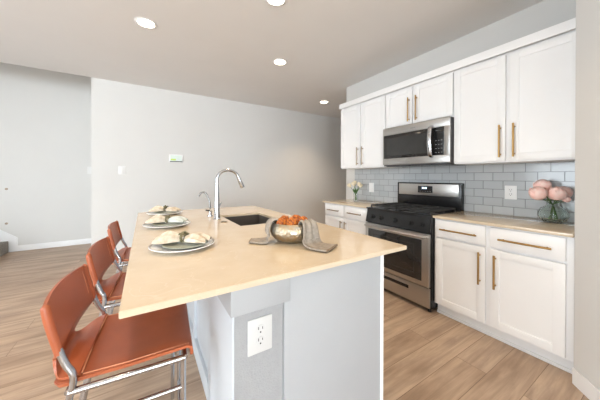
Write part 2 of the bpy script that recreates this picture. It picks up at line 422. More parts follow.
# ------------------------------------------------------------------ microwave
mw = thing('microwave', (2.68, 1.665, 1.40), 'stainless over-the-range microwave with dark window and curved handle', 'microwave')
MX = 2.487; y0, y1, z0, z1 = 1.27, 2.062, 1.415, 1.856
obj('case', B(MX+.022, XWF-.012, y0, y1, z0-.012, z1, bev=.002), M_GREYSIDE, mw)
f = bmesh.new()   # steel surround: top band, bottom band, right stile
box(f, MX, MX+.02, y0, y1, z1-.085, z1, bev=.003); box(f, MX, MX+.02, y0, y1, z0, z0+.075, bev=.003)
box(f, MX, MX+.02, y0, y0+.055, z0+.075, z1-.085, bev=.002); box(f, MX, MX+.02, y1-.012, y1, z0+.075, z1-.085, bev=.002)
obj('steel_surround', f, M_STEEL, mw)
ob = obj('door', B(MX+.003, MX+.02, y0+.163, y1-.012, z0+.077, z1-.087, bev=.002), M_GLASSBLK, mw)
obj('window', B(MX+.0015, MX+.004, y0+.225, y1-.06, z0+.105, z1-.125), M_GREYGLASS, ob)
hb = bmesh.new(); yh = y0+.178
hs = [(MX+.002, yh, z0+.062), (MX-.03, yh, z0+.085), (MX-.045, yh, z0+.16), (MX-.05, yh, (z0+z1)/2), (MX-.045, yh, z1-.165), (MX-.03, yh, z1-.09), (MX+.002, yh, z1-.068)]
tube(hb, hs, .013, 12, smooth=5); tf(hb, Matrix.Translation((0, yh, 0)) @ Matrix.Diagonal((1, 1.7, 1, 1)) @ Matrix.Translation((0, -yh, 0)))
obj('door_handle', hb, M_CHROME, ob)
cp = obj('control_panel', B(MX+.002, MX+.02, y0+.057, y0+.158, z0+.077, z1-.087, bev=.002), M_BLACK, mw)
for r in range(4):
    for c in range(3): obj('key', B(MX+.0005, MX+.003, y0+.072+.028*c, y0+.084+.028*c, z0+.10+.04*r, z0+.104+.04*r), M_WHITEPRINT, cp)
obj('display', B(MX+.0005, MX+.003, y0+.075, y0+.14, z1-.125, z1-.108), M_GREYGLASS, cp)
obj('logo_plate', B(MX-.001, MX+.001, 1.63, 1.69, z1-.05, z1-.042), M_WHITEPRINT, mw)
obj('underside_vent', B(MX+.03, XW-.04, y0+.03, y1-.03, z0-.02, z0-.012), M_BLACK, mw)

# ------------------------------------------------------------------ gas range
rg = thing('gas_range', (2.56, 1.705, 0), 'stainless and black gas range with oven window and cast iron grates', 'range')
RX = 2.235; y0, y1 = 1.312, 2.097
b_ = bmesh.new(); box(b_, RX+.02, XW-.02, y0, y1, .035, .895, bev=.002)
obj('body', b_, M_BLACK, rg)
for yy in (y0+.03, y1-.03):
    for xx in (RX+.05, XW-.07):
        t = bmesh.new(); tube(t, [(xx, yy, 0), (xx, yy, .036)], .018, 12); obj('foot', t, M_BLACK, rg)
dw = obj('drawer', B(RX, RX+.02, y0+.004, y1-.004, .045, .228, bev=.004), M_STEEL, rg)
obj('drawer_pull', B(RX-.003, RX+.001, y0+.22, y1-.22, .158, .19, bev=.0014), M_BLACK, dw)
dr = obj('oven_door', B(RX-.012, RX+.018, y0+.004, y1-.004, .24, .735, bev=.004), M_STEEL, rg)
obj('door_glass', B(RX-.016, RX-.011, y0+.075, y1-.05, .285, .675, bev=.002), M_GLASSBLK, dr)
ig = bmesh.new()
for a in ((y0+.15, y0+.154), (y1-.13, y1-.126)): box(ig, RX-.0175, RX-.0155, a[0], a[1], .34, .62)
for a in ((.34, .344), (.616, .62)): box(ig, RX-.0175, RX-.0155, y0+.15, y1-.126, a[0], a[1])
obj('window_border', ig, M_GREYGLASS, dr)
hb = bmesh.new(); n = 14; hp = []
for i in range(n+1):
    t = i/n; yy = y0+.02+(y1-y0-.04)*t; hp.append((RX-.035-.035*math.sin(PI*t), yy, .708))
tube(hb, hp, .013, 12); tube(hb, [hp[0], (RX-.01, y0+.02, .708)], .012, 8); tube(hb, [hp[-1], (RX-.01, y1-.02, .708)], .012, 8)
obj('door_handle', hb, M_STEEL, dr)
cp = bmesh.new()  # sloping knob panel
pr = [(RX-.012, .745), (RX+.022, .893), (RX+.06, .893), (RX+.06, .745)]
lo = [cp.verts.new((x, y0+.001, z)) for x, z in pr]; hi = [cp.verts.new((x, y1-.001, z)) for x, z in pr]
cp.faces.new(lo); cp.faces.new(hi[::-1])
for i in range(4): cp.faces.new((lo[i], hi[i], hi[(i+1) % 4], lo[(i+1) % 4]))
bmesh.ops.recalc_face_normals(cp, faces=cp.faces)
bmesh.ops.bevel(cp, geom=list(cp.edges), offset=.004, segments=2, affect='EDGES')
cp = obj('knob_panel', cp, M_BLACK, rg)
for yy in (1.40, 1.515, 1.70, 1.885, 2.0):
    t = bmesh.new(); zz = .815; xx = RX+.004
    d = Vector((-.975, 0, .224)); p = Vector((xx, yy, zz))
    tube(t, [p, p+d*.008, p+d*.009, p+d*.032], [.025, .024, .019, .017], 18)
    kn = obj('knob', t, M_BLACK, cp)
obj('cooktop', B(RX+.005, XW-.04, y0-.001, y1+.001, .895, .912, bev=.004), M_BLACK, rg)
g = bmesh.new()
for (ga, gb) in ((y0+.03, 1.698), (1.712, y1-.03)):
    for yy in (ga, gb-.012): box(g, RX+.05, XW-.13, yy, yy+.012, .93, .945, bev=.002)
    for i in range(5):
        xx = RX+.05+(XW-.13-RX-.05-.012)*i/4; box(g, xx, xx+.012, ga, gb, .93, .945, bev=.002)
    ym = (ga+gb)/2; box(g, RX+.05, XW-.13, ym-.006, ym+.006, .93, .945, bev=.002)
    for yy in (ga, gb-.012):
        for xx in (RX+.05, (RX+XW-.08)/2, XW-.142): box(g, xx, xx+.012, yy, yy+.012, .911, .931)
obj('grates', g, M_IRON, rg)
for bx_, by_ in ((2.38, 1.5), (2.38, 1.9), (2.64, 1.5), (2.64, 1.9)):
    t = bmesh.new(); lathe(t, [(.045, .911), (.045, .918), (.03, .920), (.03, .926), (0, .927)], (bx_, by_, 0), 24); obj('burner', t, M_IRON, rg)
bgd = obj('back_guard', B(XW-.075, XW-.012, y0+.004, y1-.004, .90, 1.205, bev=.008), M_BLACK, rg)
obj('steel_panel', B(XW-.081, XW-.074, y0+.03, y1-.03, 1.055, 1.19, bev=.003), M_STEEL, bgd)
obj('display', B(XW-.085, XW-.080, 1.62, 1.80, 1.085, 1.165, bev=.002), M_BLACK, bgd)
ck = bmesh.new()
for i, dy in enumerate((0, .014, .032, .046)): box(ck, XW-.0865, XW-.0845, 1.69+dy, 1.699+dy, 1.132, 1.15)
obj('clock', ck, M_CLOCK, bgd)
kk = bmesh.new()
for i in range(5): box(kk, XW-.0865, XW-.0845, 1.64+i*.03, 1.652+i*.03, 1.10, 1.104)
obj('display_buttons', kk, M_WHITEPRINT, bgd)

# ------------------------------------------------------------------ island
IX0, IX1, IY0, IY1 = -.058, 1.144, .794, 2.912
SX0, SX1, SY0, SY1 = .585, .955, 1.74, 2.31
IT = .02
isl = thing('kitchen_island', (.63, 1.85, 0), 'painted kitchen island base, end coloured as in shade, panelled back as lit, under beige top', 'island')
obj('cabinet_body', (lambda bm: (box(bm, .46, .984, .838, SY0-.03, .10, CT-IT-.001), box(bm, .46, .984, SY1+.03, 2.87, .10, CT-IT-.001),
    box(bm, .46, .984, SY0-.03, SY1+.03, .10, .62), box(bm, .974, .984, SY0-.03, SY1+.03, .62, CT-IT-.001), box(bm, .46, .5, SY0-.03, SY1+.03, .62, CT-IT-.001))[0] and bm)(bmesh.new()), M_CAB, isl)
obj('toe_kick', B(.48, .93, .85, 2.85, 0, .10), M_CAB, isl)
obj('end_panel', B(.442, .982, .816, .836, 0, CT-IT-.001, bev=.0015), M_ISL_SHADE, isl)
obj('corner_edging', B(.970, .988, .811, .838, 0, CT-IT-.001, bev=.002), M_CAB, isl)
obj('knee_wall', B(.256, .440, .826, 1.156, 0, CT-IT-.001), M_DRY, isl)
obj('apron_board', B(.238, .461, .806, 1.156, .803, CT-IT-.001, bev=.0015), M_ISL_SHADE, isl)
obj('knee_wall_lit_face', B(.250, .2555, .828, 1.156, 0, .802), M_ISL_LIT, isl)  # thin pale sheet that paints the knee wall's left side as lit
# panelled back facing the stools
pb = bmesh.new(); xb = .298
box(pb, xb+.019, .458, 1.158, 2.868, 0, CT-IT-.001)
def fr(a, b2, c, d): box(pb, xb, xb+.0195, a, b2, c, d, bev=.0015)
ys = [1.158, 1.72, 2.30, 2.868]
fr(1.158, 2.868, .56, CT-IT-.002); fr(1.158, 2.868, 0, .11)
fr(1.158, 1.44, .11, .56); fr(1.90, 1.97, .11, .56); fr(2.42, 2.49, .11, .56); fr(2.80, 2.868, .11, .56)
obj('back_panel', pb, M_ISL_LIT, isl)
for (a, b2, side) in ((.86, 1.5, 1), (1.51, 2.15, -1), (2.16, 2.85, 1)):  # doors on the range side
    d_ = bmesh.new(); box(d_, .9855, 1.004, a, b2, .12, .87, bev=.002); do = obj('door', d_, M_CAB, isl)
    t = bmesh.new(); hy = b2-.03 if side == 1 else a+.03
    tube(t, [(1.034, hy, .6), (1.034, hy, .84)], .006, 10)
    for zz in (.62, .82): tube(t, [(1.004, hy, zz), (1.034, hy, zz)], .005, 8)
    obj('door_handle', t, M_BRASS, do)

tp = bmesh.new(); xs = [IX0, SX0, SX1, IX1]; yy_ = [IY0, SY0, SY1, IY1]
V = {}
for k, zz in enumerate((CT-IT, CT)):
    for i in range(4):
        for j in range(4): V[i, j, k] = tp.verts.new((xs[i], yy_[j], zz))
for i in range(3):
    for j in range(3):
        if (i, j) == (1, 1): continue
        tp.faces.new((V[i, j, 1], V[i+1, j, 1], V[i+1, j+1, 1], V[i, j+1, 1])); tp.faces.new((V[i, j, 0], V[i, j+1, 0], V[i+1, j+1, 0], V[i+1, j, 0]))
for i in range(3):
    tp.faces.new((V[i, 0, 0], V[i+1, 0, 0], V[i+1, 0, 1], V[i, 0, 1])); tp.faces.new((V[i, 3, 0], V[i, 3, 1], V[i+1, 3, 1], V[i+1, 3, 0]))
    tp.faces.new((V[0, i, 0], V[0, i, 1], V[0, i+1, 1], V[0, i+1, 0])); tp.faces.new((V[3, i, 0], V[3, i+1, 0], V[3, i+1, 1], V[3, i, 1]))
tp.faces.new((V[1, 1, 0], V[1, 1, 1], V[2, 1, 1], V[2, 1, 0])); tp.faces.new((V[1, 2, 0], V[2, 2, 0], V[2, 2, 1], V[1, 2, 1]))
tp.faces.new((V[1, 1, 0], V[1, 2, 0], V[1, 2, 1], V[1, 1, 1])); tp.faces.new((V[2, 1, 0], V[2, 1, 1], V[2, 2, 1], V[2, 2, 0]))
bmesh.ops.recalc_face_normals(tp, faces=tp.faces)
bmesh.ops.bevel(tp, geom=[e for e in tp.edges if len(e.link_faces) == 2 and e.calc_face_angle() > 1], offset=.002, segments=2, affect='EDGES')
itop = obj('island_countertop', tp, M_QUARTZ)
tag(itop, 'large beige quartz island countertop with a sink cut into it', 'countertop')

sk = bmesh.new(); zt = CT-IT-.002; zb = .68; e = .004
xa, xb_, ya, yb_ = SX0-e, SX1+e, SY0-e, SY1+e
box(sk, xa-.012, xa, ya-.012, yb_+.012, zb, zt); box(sk, xb_, xb_+.012, ya-.012, yb_+.012, zb, zt)
box(sk, xa, xb_, ya-.012, ya, zb, zt); box(sk, xa, xb_, yb_, yb_+.012, zb, zt); box(sk, xa, xb_, ya, yb_, zb, zb+.012)
s_ = thing('sink', ((SX0+SX1)/2, (SY0+SY1)/2, zb), 'dark undermount sink basin set into the island countertop', 'sink')
obj('basin', sk, M_SINK, s_)
t = bmesh.new(); lathe(t, [(.045, zb+.0125), (.045, zb+.016), (.03, zb+.015), (0, zb+.014)], ((SX0+SX1)/2, (SY0+SY1)/2, 0), 24); obj('drain', t, M_STEEL, s_)

Z = CT+.0005
fa = thing('faucet', (.511, 2.13, Z), 'tall chrome gooseneck kitchen faucet on the island beside the sink', 'faucet')
t = bmesh.new(); lathe(t, [(.030, 0), (.030, .006), (.026, .010), (.0235, .06), (.0175, .20), (.0145, .26), (0, .262)], (.511, 2.13, Z), 28); obj('column', t, M_CHROME, fa)
t = bmesh.new(); fx = .511
arc = [(fx, 2.13, Z+.25), (fx, 2.13, Z+.33)]
R_ = .092
for i in range(1, 29):
    a = PI-PI*.93*i/28; arc.append((fx+R_+R_*math.cos(a), 2.13, Z+.33+R_*math.sin(a)*.86))
tube(t, arc, .0125, 14); obj('spout', t, M_CHROME, fa)
ex = Vector(arc[-1]); d = (Vector(arc[-1])-Vector(arc[-2])).normalized(); d = (d+Vector((.10, 0, 0))).normalized()
t = bmesh.new(); tube(t, [ex-d*.03, ex-d*.005, ex+d*.01, ex+d*.088, ex+d*.096], [.014, .0145, .0165, .020, .018], 16); obj('spray_head', t, M_CHROME, fa)
t = bmesh.new(); tube(t, [(fx, 2.13, Z+.09), (fx+.02, 2.155, Z+.095), (fx+.05, 2.19, Z+.13)], [.008, .007, .005], 10); obj('lever', t, M_CHROME, fa)
sf = thing('filter_tap', (.497, 2.32, Z), 'small slim chrome filtered-water tap behind the tall faucet', 'tap')
t = bmesh.new(); tube(t, [(.497, 2.32, Z), (.497, 2.32, Z+.008), (.497, 2.32, Z+.012), (.497, 2.32, Z+.05), (.497, 2.32, Z+.055)], [.024, .023, .014, .013, .008], 16); obj('base', t, M_CHROME, sf)
t = bmesh.new(); tube(t, [(.497, 2.32, Z+.05), (.492, 2.322, Z+.12), (.473, 2.33, Z+.185), (.452, 2.338, Z+.213), (.422, 2.345, Z+.206), (.405, 2.35, Z+.178)], .0065, 10, smooth=4); obj('spout', t, M_NICKEL, sf)
t = bmesh.new(); tube(t, [(.498, 2.315, Z+.045), (.47, 2.30, Z+.055), (.455, 2.295, Z+.058)], [.007, .006, .006], 10); obj('lever', t, M_BLACK, sf)
t = bmesh.new(); lathe(t, [(.024, 0), (.024, .003), (.017, .007), (0, .008)], (.523, 1.955, Z), 24)
tag(obj('hole_cover', t, M_BRONZE), 'small round metal cap on the island countertop in front of the faucet', 'cover')

# ------------------------------------------------------------------ stools
def make_stool():
    root = thing('counter_stool', (-.035, 1.22, 0), 'nearest tan leather counter stool, its seat half under the island corner', 'stool', 'leather stools along the island')
    P = lambda *a: Vector(a)
    hw = .20
    # seat sling: flat, wrapped down over the front rail, rounded rear corners
    prof = [(.197, .603), (.200, .612), (.196, .630), (.185, .637), (.10, .634), (0, .630), (-.08, .631), (-.125, .632), (-.155, .624), (-.182, .612), (-.200, .610)]
    g = []
    for x, z in prof:
        t = max(0, (-x-.14)/.06); w_ = hw*(1-.25*t*t) if t > 0 else hw
        g.append([P(x, w_*j/6, z-.010*(1-(j/6)**2)+(-.005 if abs(j) == 6 else 0)) for j in range(-6, 7)])
    seat = obj('seat', sheet(bmesh.new(), g, .010), M_LEATHER, root, world=False)
    s = bmesh.new()
    for q in (-1, 1): tube(s, [P(.19, q*.188, .6365), P(.1, q*.188, .6345), P(0, q*.188, .6315), P(-.12, q*.188, .634)], .0016, 6)
    tube(s, [P(-.122, -.19, .641), P(-.125, -.1, .638), P(-.128, 0, .636), P(-.125, .1, .638), P(-.122, .19, .641)], .0022, 6, smooth=3)
    obj('stitching', s, M_STITCH, seat, world=False)
    # backrest sling: narrow waist where it meets the seat, wide slightly hollow top
    bp = [(-.126, .6395, .193), (-.160, .631, .180), (-.190, .620, .150), (-.211, .630, .105), (-.216, .650, .092), (-.207, .674, .125), (-.189, .700, .176), (-.176, .722, .190), (-.184, .765, .194), (-.198, .825, .194), (-.207, .866, .192), (-.209, .876, .188)]
    cur = catmull([P(*a) for a in bp], 3); g = []
    for p in cur:
        hh = max(0., min(1., (p.y-.66)/.08))
        g.append([P(p.x-.020*hh*(1-(j/6)**2), (p.z+.004)*j/6, p.y+.006*hh*(1-(j/6)**2)) for j in range(-6, 7)])
    bs_ = sheet(bmesh.new(), g, .009)
    for q in (-1, 1):   # the leather is sewn into a sleeve around each back post
        tube(bs_, [P(-.174, q*.199, .722), P(-.185, q*.199, .77), P(-.198, q*.198, .825), P(-.206, q*.196, .868), P(-.2075, q*.195, .874)], [.0115, .0125, .0125, .012, .008], 12, smooth=3)
    back = obj('backrest', bs_, M_LEATHER, root, world=False)
    s = bmesh.new(); pts = []
    for (u, v) in ((-.165, .76), (-.168, .80), (-.168, .845), (-.155, .866), (-.08, .874), (0, .877), (.08, .874), (.155, .866), (.168, .845), (.168, .80), (.165, .76)):
        hh = max(0., min(1., (v-.68)/.12)); x = -.182-(v-.755)*.235-.020*(1-(u/.2)**2)+.0052
        pts.append(P(x, u, v))
    tube(s, pts, .0016, 6, smooth=3)
    obj('stitching', s, M_STITCH, back, world=False)
    r = .0100
    for q in (-1, 1):
        y = q*.204
        fl = tube(bmesh.new(), [P(.170, y*.98, 0), P(.170, y*.98, .598)], r, 12); obj('front_leg', fl, M_CHROME, root, world=False)
        # one tube: splayed rear leg, kink at the seat, raked back post
        rl = tube(bmesh.new(), [P(-.265, y, 0), P(-.205, y, .30), P(-.150, y, .575), P(-.140, y, .625), P(-.142, y, .655), P(-.160, y*.985, .69), P(-.185, y*.975, .77), P(-.205, y*.965, .860)], r, 12, smooth=4)
        obj('rear_leg', rl, M_CHROME, root, world=False)
        sr = tube(bmesh.new(), [P(-.152, y, .598), P(.175, y, .598)], r*1.05, 12); obj('seat_rail', sr, M_CHROME, root, world=False)
        lr = tube(bmesh.new(), [P(-.185, y, .49), P(.170, y*.98, .49)], r*.85, 10); obj('stretcher', lr, M_CHROME, root, world=False)
    obj('front_rail', tube(bmesh.new(), [P(.175, -.204, .598), P(.175, .204, .598)], r, 12), M_CHROME, root, world=False)
    obj('rear_rail', tube(bmesh.new(), [P(-.152, -.204, .598), P(-.152, .204, .598)], r, 12), M_CHROME, root, world=False)
    obj('footrest', tube(bmesh.new(), [P(.170, -.2, .22), P(.170, .2, .22)], r, 12), M_CHROME, root, world=False)
    obj('rear_stretcher', tube(bmesh.new(), [P(-.221, -.204, .22), P(-.221, .204, .22)], r*.9, 12), M_CHROME, root, world=False)
    return root
s0 = make_stool(); s0.rotation_euler = (0, 0, math.radians(-4))
dup(s0, (-.018, 1.80, 0), math.radians(-5), 'tan leather counter stool in the middle of the row of three')
dup(s0, (-.012, 2.50, 0), math.radians(-2), 'farthest tan leather counter stool, nearest the back wall')

# ------------------------------------------------------------------ place settings
RD = Vector((math.cos(YAW), -math.sin(YAW), 0)); FD = Vector((math.sin(YAW), math.cos(YAW), 0)); UP = Vector((0, 0, 1))
def lobe(s, wid, ht, length, twist=0.):
    """one gathered half of a napkin tied in a ring, fanning out along +s*x"""
    g = []
    n = 12
    for i in range(n+1):
        t = i/n; x = s*(.012+length*t)
        wv = wid*(.22+.78*math.sin(min(1, t*1.35)*PI/2)); hz = ht*(.45+.75*math.sin(PI*min(1, t*.72+.12)))*(1-.62*max(0, t-.6)/.4)
        ring = []
        for j in range(17):
            u = j/16*2-1
            fold = .006*math.cos(u*9+2*t+s)*min(1, t*2+.2)
            ring.append(Vector((x+.006*math.sin(u*5)*t, u*wv, .011+max(0, hz*(1-u*u)**.6+fold))))
        g.append(ring)
    return sheet(bmesh.new(), g, .005)
def place_setting(cx, cy, r, ang, labels, first):
    k = r/.15
    p = thing('dinner_plate', (cx, cy, Z), labels[0], 'plate', 'dinner plates on the island')
    t = bmesh.new(); lathe(t, [(0, 0), (.085*k, 0), (.09*k, .003), (.142*k, .014), (.150*k, .019), (.148*k, .0215), (.14*k, .0185), (.09*k, .0085), (.086*k, .0065), (0, .006)], (0, 0, 0), 64)
    obj('dish', t, M_CERAMIC, p, world=False)
    t = bmesh.new(); lathe(t, [(.1395*k, .0192), (.1435*k, .0212), (.1475*k, .0222), (.1475*k, .0208), (.1395*k, .0178), (.1395*k, .0192)], (0, 0, 0), 64, cap=False)
    obj('speckled_rim', t, M_RIMCER, p, world=False, label='thin speckled brown rim band')
    sp = thing('salad_plate', (cx+.01, cy-.012, Z+.0095), labels[1], 'plate', 'salad plates on the dinner plates')
    t = bmesh.new(); lathe(t, [(0, 0), (.06, 0), (.065, .002), (.098, .010), (.104, .013), (.102, .0155), (.09, .010), (.06, .005), (0, .0045)], (0, 0, 0), 48)
    obj('dish', t, M_SAGE, sp, world=False)
    nk = thing('napkin', (cx, cy+.012, Z+.0185), labels[2], 'napkin', 'napkins on the plates'); nk.rotation_euler = (0, 0, ang)
    obj('left_fan', lobe(-1, .066, .035, .112), M_NAPKIN, nk, world=False)
    obj('right_fan', lobe(1, .060, .027, .115), M_NAPKIN if first != 2 else M_NAPBLUE, nk, world=False)
    t = bmesh.new(); random.seed(first*5+1)
    pts = [(0, .024*math.cos(a), .030+.022*math.sin(a)) for a in [2*PI*i/16 for i in range(17)]]
    tube(t, pts, .006, 8)
    for i in range(9):
        a = PI*(.15+.7*random.random()); b0 = Vector((0, .026*math.cos(a), .030+.026*math.sin(a)))
        d = Vector((random.uniform(-1, 1), random.uniform(-.6, .6), random.uniform(-.5, .1))).normalized()
        tube(t, [b0, b0+d*.012, b0+d*.024], [.002, .0065, .0008], 6)
    obj('leaf_ring', t, M_LEAF, nk, world=False)
A_ = math.atan2(RD.y, RD.x)
place_setting(.162, 1.36, .150, A_, ['white dinner plate nearest the front of the island', 'sage salad plate on the nearest white plate', 'cream knotted napkin on the nearest plate'], 1)
place_setting(.137, 2.01, .153, A_+.05, ['white dinner plate, middle one of three on island', 'sage salad plate on the middle white plate', 'cream and pale blue knotted napkin on the middle plate'], 2)
place_setting(.163, 2.66, .153, A_, ['white dinner plate farthest back on the island', 'sage salad plate on the farthest white plate', 'cream knotted napkin on the farthest plate'], 3)

# ------------------------------------------------------------------ bowl, cloth, orange balls
BX, BY = .690, 1.185
bw = thing('bowl', (BX, BY, Z), 'hammered silver and gold metal bowl holding orange balls', 'bowl')
prof = [(0, 0), (.05, 0), (.085, .010), (.110, .030), (.118, .052), (.113, .075), (.103, .088), (.099, .088), (.108, .074), (.112, .052), (.104, .032), (.08, .015), (.045, .006), (0, .006)]
cp_ = catmull([(a, b2, 0) for a, b2 in prof], 3)
t = bmesh.new(); lathe(t, [(max(0, v.x)*1.04, max(0, v.y)*1.18) for v in cp_], (0, 0, .0), 56)
def bowl_mat():
    m = mat('hammered_metal', (.36, .35, .31), .42, 1., noise=(.42, .32, .20), vscale=(30, 30, 30), bump=0)
    nt = m.node_tree; b = nt.nodes['Principled BSDF']; tc = [n for n in nt.nodes if n.type == 'TEX_COORD'][0]
    v = nt.nodes.new('ShaderNodeTexVoronoi'); v.inputs['Scale'].default_value = 85; nt.links.new(tc.outputs['Object'], v.inputs['Vector'])
    bp = nt.nodes.new('ShaderNodeBump'); bp.inputs['Strength'].default_value = .8; bp.inputs['Distance'].default_value = .003
    nt.links.new(v.outputs['Distance'], bp.inputs['Height']); nt.links.new(bp.outputs[0], b.inputs['Normal']); return m
obj('shell', t, bowl_mat(), bw, world=False)
def fruit(seed, r):
    random.seed(seed); t = bmesh.new(); bmesh.ops.create_icosphere(t, subdivisions=4, radius=r)
    cs = [Vector((random.gauss(0, 1), random.gauss(0, 1), random.gauss(0, 1))).normalized() for _ in range(38)]
    for v in t.verts:
        n = v.co.normalized(); dmin = min((n-c).length for c in cs)
        v.co = n*r*(1.0+.13*math.exp(-(dmin/.2)**2)-.05)
    for f in t.faces: f.smooth = True
    return t
def ctr(dr, df, z): return Vector((BX, BY, Z))+RD*dr+FD*df+UP*z
spots = [(-.057, -.034, .100, .031, 'orange textured ball at the front left of the metal bowl'), (.0, -.047, .104, .033, 'orange textured ball at the front middle of the bowl'),
         (.060, -.026, .104, .034, 'orange textured ball at the right side of the bowl'), (-.045, .040, .101, .032, 'orange textured ball at the back left of the bowl'),
         (.023, .030, .106, .034, 'orange textured ball behind the middle one in the bowl'), (-.002, .0, .040, .031, 'orange textured ball at the bottom of the bowl')]
for i, (a, b2, c, r, lab) in enumerate(spots):
    o = obj('orange_ball', fruit(i+3, r), M_ORANGE); o.location = ctr(a, b2, c); tag(o, lab, 'decoration', 'orange balls in the bowl')
# linen cloth running under the fruit and over both sides of the bowl
cl = thing('linen_cloth', (BX, BY, Z), 'taupe linen cloth draped through the metal bowl with dark fringed ends', 'cloth')
def drape(pts, wds, side, thick=.006, seed=0, amp=.006):
    path = catmull(pts, 5); wd = [v.x for v in catmull([(a, 0, 0) for a in wds], 5)]; sd = [v.normalized() for v in catmull(side, 5)]
    g = []
    for i, p in enumerate(path):
        t = i/(len(path)-1); row = []
        for j in range(15):
            u = j/14*2-1
            k = amp*math.sin(u*8+seed+3*t)*math.sin(PI*min(1, max(0, t*1.0+.05)))
            tang = (path[min(i+1, len(path)-1)]-path[max(i-1, 0)]).normalized(); nn = tang.cross(sd[i]).normalized()
            if nn.z < 0: nn = -nn
            if p.z < Z+.03: nn = UP
            q = p+sd[i]*wd[i]*u+nn*(k+amp)
            q.z = max(q.z, Z+.004); row.append(q)
        g.append(row)
    return g
def end_strip(row, th=.008):
    t = bmesh.new(); tube(t, [p for p in row], th, 8); return t
# right/front fall
S1 = (FD*-.25+RD*.97).normalized(); D1 = (RD*.80-FD*.6).normalized()
right = drape([ctr(.060, -.058, .098), ctr(.074, -.070, .118), ctr(.090, -.092, .104), ctr(.097, -.102, .045), ctr(.108, -.118, .012), ctr(.140, -.145, .004), ctr(.195, -.175, .004)],
              [.03, .036, .043, .055, .064, .066, .064], [RD*.85+FD*.55, RD*.85+FD*.55, RD*.85+FD*.5, RD*.8+FD*.6, RD*.75+FD*.65, RD*.6+FD*.8, RD*.5+FD*.85], seed=1)
rp = obj('right_fall', sheet(bmesh.new(), right, .006), M_LINEN, cl)
obj('fringe', end_strip(right[-1], .005), M_LINENEDGE, rp)
left = drape([ctr(-.066, -.010, .098), ctr(-.096, -.018, .119), ctr(-.124, -.026, .102), ctr(-.133, -.034, .055), ctr(-.134, -.038, .012), ctr(-.17, -.035, .004), ctr(-.225, -.03, .004)],
             [.03, .036, .040, .046, .050, .048, .034], [RD*-.3+FD, RD*-.3+FD, RD*-.3+FD, RD*-.2+FD, RD*-.1+FD, FD, FD], seed=4, amp=.005)
lp = obj('left_fall', sheet(bmesh.new(), left, .006), M_LINEN, cl)
obj('fringe', end_strip(left[-1], .004), M_LINENEDGE, lp)

# ------------------------------------------------------------------ flowers
def peony(c, r, seed, tilt):
    random.seed(seed); t = bmesh.new()
    bmesh.ops.create_icosphere(t, subdivisions=2, radius=r*.80, matrix=Matrix.Translation((0, 0, 0)))
    for layer, (n, rad, tiltz) in enumerate(((5, .86, 1.35), (7, .91, 1.05), (8, .96, .6), (8, 1.0, .1))):
        for i in range(n):
            a = 2*PI*(i+.5*layer)/n+random.uniform(-.15, .15); w_ = r*(.50+.05*layer)
            g = []
            for p in range(6):
                s = p/5; el = -.9+(tiltz+.9)*s+.25*s; rr = r*rad*(1+.08*math.sin(7*a))
                row = []
                for q in range(7):
                    u = q/6*2-1; aa = a+u*w_/r*math.sin(PI*(.18+.70*s))*.9
                    e2 = el-.16*abs(u)**2+.05*math.sin(u*6+a*3)*s
                    row.append(Vector((math.cos(aa)*math.cos(e2), math.sin(aa)*math.cos(e2), math.sin(e2)))*rr)
                g.append(row)
            sheet(t, g, .0018)
    for f in t.faces: f.smooth = True
    return tf(t, Matrix.Translation(c) @ Vector(tilt).to_track_quat('Z', 'Y').to_matrix().to_4x4())
VX, VY = 2.745, .612
va = thing('vase', (VX, VY, Z), 'round ribbed green glass vase on the right countertop', 'vase')
pr = [(.0, .0), (.055, .0), (.075, .012), (.088, .035), (.087, .058), (.068, .082), (.042, .094), (.036, .104), (.039, .114), (.036, .114), (.033, .104), (.039, .092), (.065, .079), (.083, .057), (.084, .036), (.071, .016), (.052, .007), (0, .006)]
pr = [(a, b2*1.36) for a, b2 in pr]
t = bmesh.new(); lathe(t, pr, (0, 0, 0), 72, rib=.03, ribs=18); obj('glass', t, M_VASE, va, world=False)
def vp(dr, df, z): return Vector((VX, VY, Z))+RD*dr+FD*df+UP*z
fl = [(-.128, -.005, .232, .056, 'leftmost'), (-.045, .045, .290, .053, 'topmost, at the rear'), (-.015, -.045, .232, .055, 'front middle'), (.082, .0, .238, .052, 'rightmost'), (.030, .082, .225, .043, 'rear right'), (.048, -.055, .185, .024, 'small and low')]
for i, (a, b2, c, r, nm) in enumerate(fl):
    o = thing('peony', vp(a, b2, c), 'pink peony bloom in the green vase, ' + nm, 'flower', 'pink peonies in the green vase')
    obj('bloom', peony((0, 0, 0), r, 11+i, (RD*a*5+FD*b2*5+UP*.8)), M_PINK, o, world=False)
    t = bmesh.new(); c0 = vp(a, b2, c); tube(t, [c0-UP*r*.6, vp(a*.2, b2*.2, .150), vp(-a*.05, -b2*.05, .12), vp(-a*.3, -b2*.3, .022)], .003, 8, smooth=4); obj('stem', t, M_GREEN, o)
    t = bmesh.new()
    for k in range(3):
        an = k*2.1+i; base = vp(a*.35, b2*.35, .165); tip = base+RD*math.cos(an)*.035+FD*math.sin(an)*.035+UP*.015
        sdv = (tip-base).cross(UP).normalized()
        sheet(t, [[base-sdv*.001, base, base+sdv*.001], [(base+tip)/2-sdv*.009+UP*.004, (base+tip)/2+UP*.006, (base+tip)/2+sdv*.009+UP*.004], [tip-sdv*.001, tip, tip+sdv*.001]], .001)
    obj('leaf', t, M_GREEN, o)

